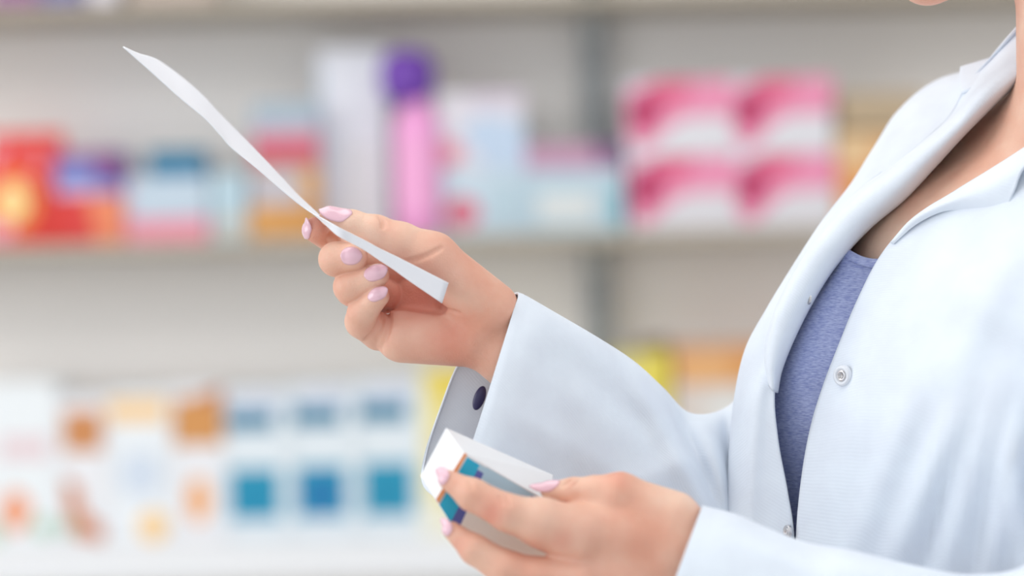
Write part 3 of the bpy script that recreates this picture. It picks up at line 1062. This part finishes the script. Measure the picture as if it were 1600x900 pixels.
# snap fasteners
def snap(c, r, tilt, hole=0.45, m1=PEARL, m2=METAL, flip=0):
    n = 28
    prof = [(1.0, 2), (1.0, -2), (.93, -4.5), (.72, -5.5), (.55, -3.5)]
    M = Matrix.Rotation(math.radians(tilt), 3, 'Y') @ Matrix.Rotation(math.radians(flip), 3, 'X')
    v = []
    for rr, z in prof:
        for i in range(n):
            a = 2 * math.pi * i / n
            q = M @ Vector((rr * r * math.cos(a), rr * r * math.sin(a), z * r / 16))
            v.append((c[0] + q.x, c[1] + q.y, c[2] + q.z))
    o = mesh_obj('snap_button', P(v), grid_faces(len(prof), n, True), m1, coat, recalc=True)
    prof = [(.58, -3), (.5, -5.5), (.34, -5.8), (.28, -2.5), (0.001, -2)]
    v = []
    for rr, z in prof:
        for i in range(n):
            a = 2 * math.pi * i / n
            q = M @ Vector((rr * r * math.cos(a), rr * r * math.sin(a), z * r / 16))
            v.append((c[0] + q.x, c[1] + q.y, c[2] + q.z))
    mesh_obj('snap_button', P(v), grid_faces(len(prof), n, True), m2, coat, recalc=True)


def depth_at(g, x, y):
    """nearest cloth depth at an image position"""
    d = (g[:, 0] - x) ** 2 + (g[:, 1] - y) ** 2
    i = np.argsort(d)[:6]
    return float(g[i, 2].min())


snap((1317, 587, depth_at(near, 1317, 587) - 3), 16.5, 38)
snap((1264, 467, 12), 9, 70, m1=METAL)
snap((1231, 831, depth_at(farp, 1231, 831) - 4), 11, 60, m1=METAL)

# ---- T-shirt
shirt_rows = [
    [(1304, 350, 140), (1314, 370, 92), (1330, 394, 46), (1372, 407, 22), (1450, 392, -10)],
    [(1300, 362, 140), (1310, 384, 88), (1326, 405, 42), (1370, 418, 19), (1450, 404, -14)],
    [(1284, 394, 138), (1296, 416, 84), (1318, 432, 40), (1362, 446, 16), (1450, 440, -30)],
    [(1238, 478, 132), (1256, 484, 80), (1285, 500, 36), (1335, 515, 10), (1430, 520, -40)],
    [(1200, 560, 130), (1218, 565, 84), (1248, 580, 40), (1300, 590, 12), (1400, 590, -40)],
    [(1180, 660, 140), (1205, 660, 90), (1238, 665, 50), (1288, 670, 20), (1390, 670, -30)],
    [(1190, 760, 150), (1212, 760, 104), (1242, 760, 64), (1288, 765, 34), (1390, 765, -20)],
    [(1190, 900, 160), (1212, 900, 114), (1242, 900, 74), (1288, 900, 44), (1390, 900, -10)],
    [(1190, 1400, 160), (1212, 1400, 114), (1242, 1400, 74), (1288, 1400, 44), (1390, 1400, -10)],
]
sh = loft(shirt_rows, 90, 50)
shirt = mesh_obj('t_shirt', P(sh), grid_faces(90, 50), SHIRT, person)
solid(shirt, 4 * U, 0)
shirt['label'] = 'heather blue jersey T-shirt with a ribbed neckline'
band = np.array(shirt_rows[0], float), np.array(shirt_rows[1], float)
g = loft([band[0] + (0, -2, -3), band[0] * .5 + band[1] * .5 + (0, 0, -5), band[1] + (0, 1, -4)], 8, 50)
o = mesh_obj('neck_band', P(g), grid_faces(8, 50), SHIRT, shirt)
solid(o, 3 * U, 0)

# ------------------------------------------------------------------ the paper slip in the raised hand
low = np.array([(192, 73), (236, 112), (278, 150), (320, 185), (345, 212), (362, 231), (400, 262), (450, 305), (480, 328), (505, 349), (527, 367), (549, 379), (571, 391), (593, 406), (616, 421), (638, 437), (691, 473)], float)
upp = np.array([(193, 73), (215, 83), (247, 94), (285, 121), (318, 150), (342, 176), (400, 235), (440, 277), (466, 305), (503, 334), (527, 354), (549, 365), (571, 376), (593, 388), (616, 399), (638, 410), (701, 442)], float)
rowsp = []
for i in range(len(low)):
    L, Uu = low[i], upp[i]
    t = min(1, max(0, (i - 8) / 2.0))           # 0: open part of the sheet, 1: the part curled over the thumb
    A0 = np.array([L[0], L[1], -50.]); B0 = np.array([L[0] * .8 + Uu[0] * .2, L[1] * .8 + Uu[1] * .2, 0.]); C0 = np.array([Uu[0], Uu[1], 130.])
    if i < 2:
        C0[2] = -30 + 80 * i
        B0[2] = -45 + 25 * i
    A1 = np.array([Uu[0], Uu[1], -92.]); B1 = np.array([L[0], L[1], -84.]); C1 = np.array([(L[0] + Uu[0]) / 2 - 4, (L[1] + Uu[1]) / 2 + 2, -64.])
    A, B, C = A0 * (1 - t) + A1 * t, B0 * (1 - t) + B1 * t, C0 * (1 - t) + C1 * t
    rowsp.append([A, (A + B) / 2 + np.array([0, 0, -1.]), B, (B + C) / 2, C])
gp = loft(rowsp, 120, 24)
paper = mesh_obj('paper_slip', P(gp), grid_faces(120, 24), PAPER)
solid(paper, 1.6 * U, 0)
tag(paper, 'long white paper slip pinched between thumb and forefinger of the raised hand', 'paper')

# ------------------------------------------------------------------ the medicine carton in the lower hand
Z = ZB
top = [np.array((725.5, 707.5, Z + 22.)), np.array((856., 783., Z + 86.))]
bot = [np.array((681., 780., Z + 22.)), np.array((704., 817., Z + 30.)), np.array((862., 905., Z + 104.))]
tk = [np.array((697, 668.5, Z + 72.)), np.array((657, 743.5, Z + 72.)), np.array((680, 782., Z + 80.)), np.array((800, 850., Z + 140.)), np.array((864, 742., Z + 138.))]
v = [top[0], bot[0], bot[1], bot[2], top[1]] + tk
#   0 R   1 B   2 C   3 D   4 E   | 5 T 6 L 7 C' 8 D' 9 E'
faces = [(0, 1, 2, 3, 4), (5, 9, 8, 7, 6), (0, 5, 6, 1), (0, 4, 9, 5), (1, 6, 7, 2), (2, 7, 8, 3), (3, 8, 9, 4)]
idx = [0] * len(faces)
M_ = [mat('carton_white', (240, 241, 244), 0.45, var=.01), mat('carton_orange', (244, 164, 110), 0.4), mat('carton_teal', (34, 178, 216), 0.35), mat('carton_violet', (92, 102, 176), 0.4),
      mat('carton_pale_blue', (176, 208, 226), 0.4), mat('carton_cream', (246, 245, 238), 0.4), mat('carton_maroon', (112, 66, 96), 0.4)]


def Q(s, t, o=0.6):
    a = top[0] * (1 - s) + top[1] * s
    b = bot[0] + (bot[1] - bot[0]) * (s / .2) if s < .2 else bot[1] + (bot[2] - bot[1]) * ((s - .2) / .8)
    q = a * (1 - t) + b * t
    return q + np.array((0, 0, -o))


def printed(s0, t0, s1, t1, k, o=0.6):
    ss = [s0] + ([.2] if s0 < .2 < s1 else []) + [s1]
    ring_ = [Q(s, t0, o) for s in ss] + [Q(s, t1, o) for s in ss[::-1]]
    b0 = len(v)
    v.extend(ring_)
    faces.append(tuple(range(b0, b0 + len(ring_)))[::-1])
    idx.append(k)


printed(0, 0, .035, 1, 1)
printed(.05, .04, .2, 1, 2)
printed(.2, .12, .27, .98, 3)
printed(.2, 0.03, .27, .12, 4)
printed(.27, .02, 1, .22, 4)
printed(.27, .22, 1, .27, 6)
printed(.27, .27, 1, 1, 5)
printed(.8, .05, 1, .27, 3, .9)
car = mesh_obj('medicine_carton', P(np.array(v)), faces, M_, smooth=False, mat_idx=idx)
tag(car, 'small white medicine carton with teal and orange printing held in the lower hand', 'carton')

for o in bpy.data.objects:
    if '_org' in o:
        del o['_org']
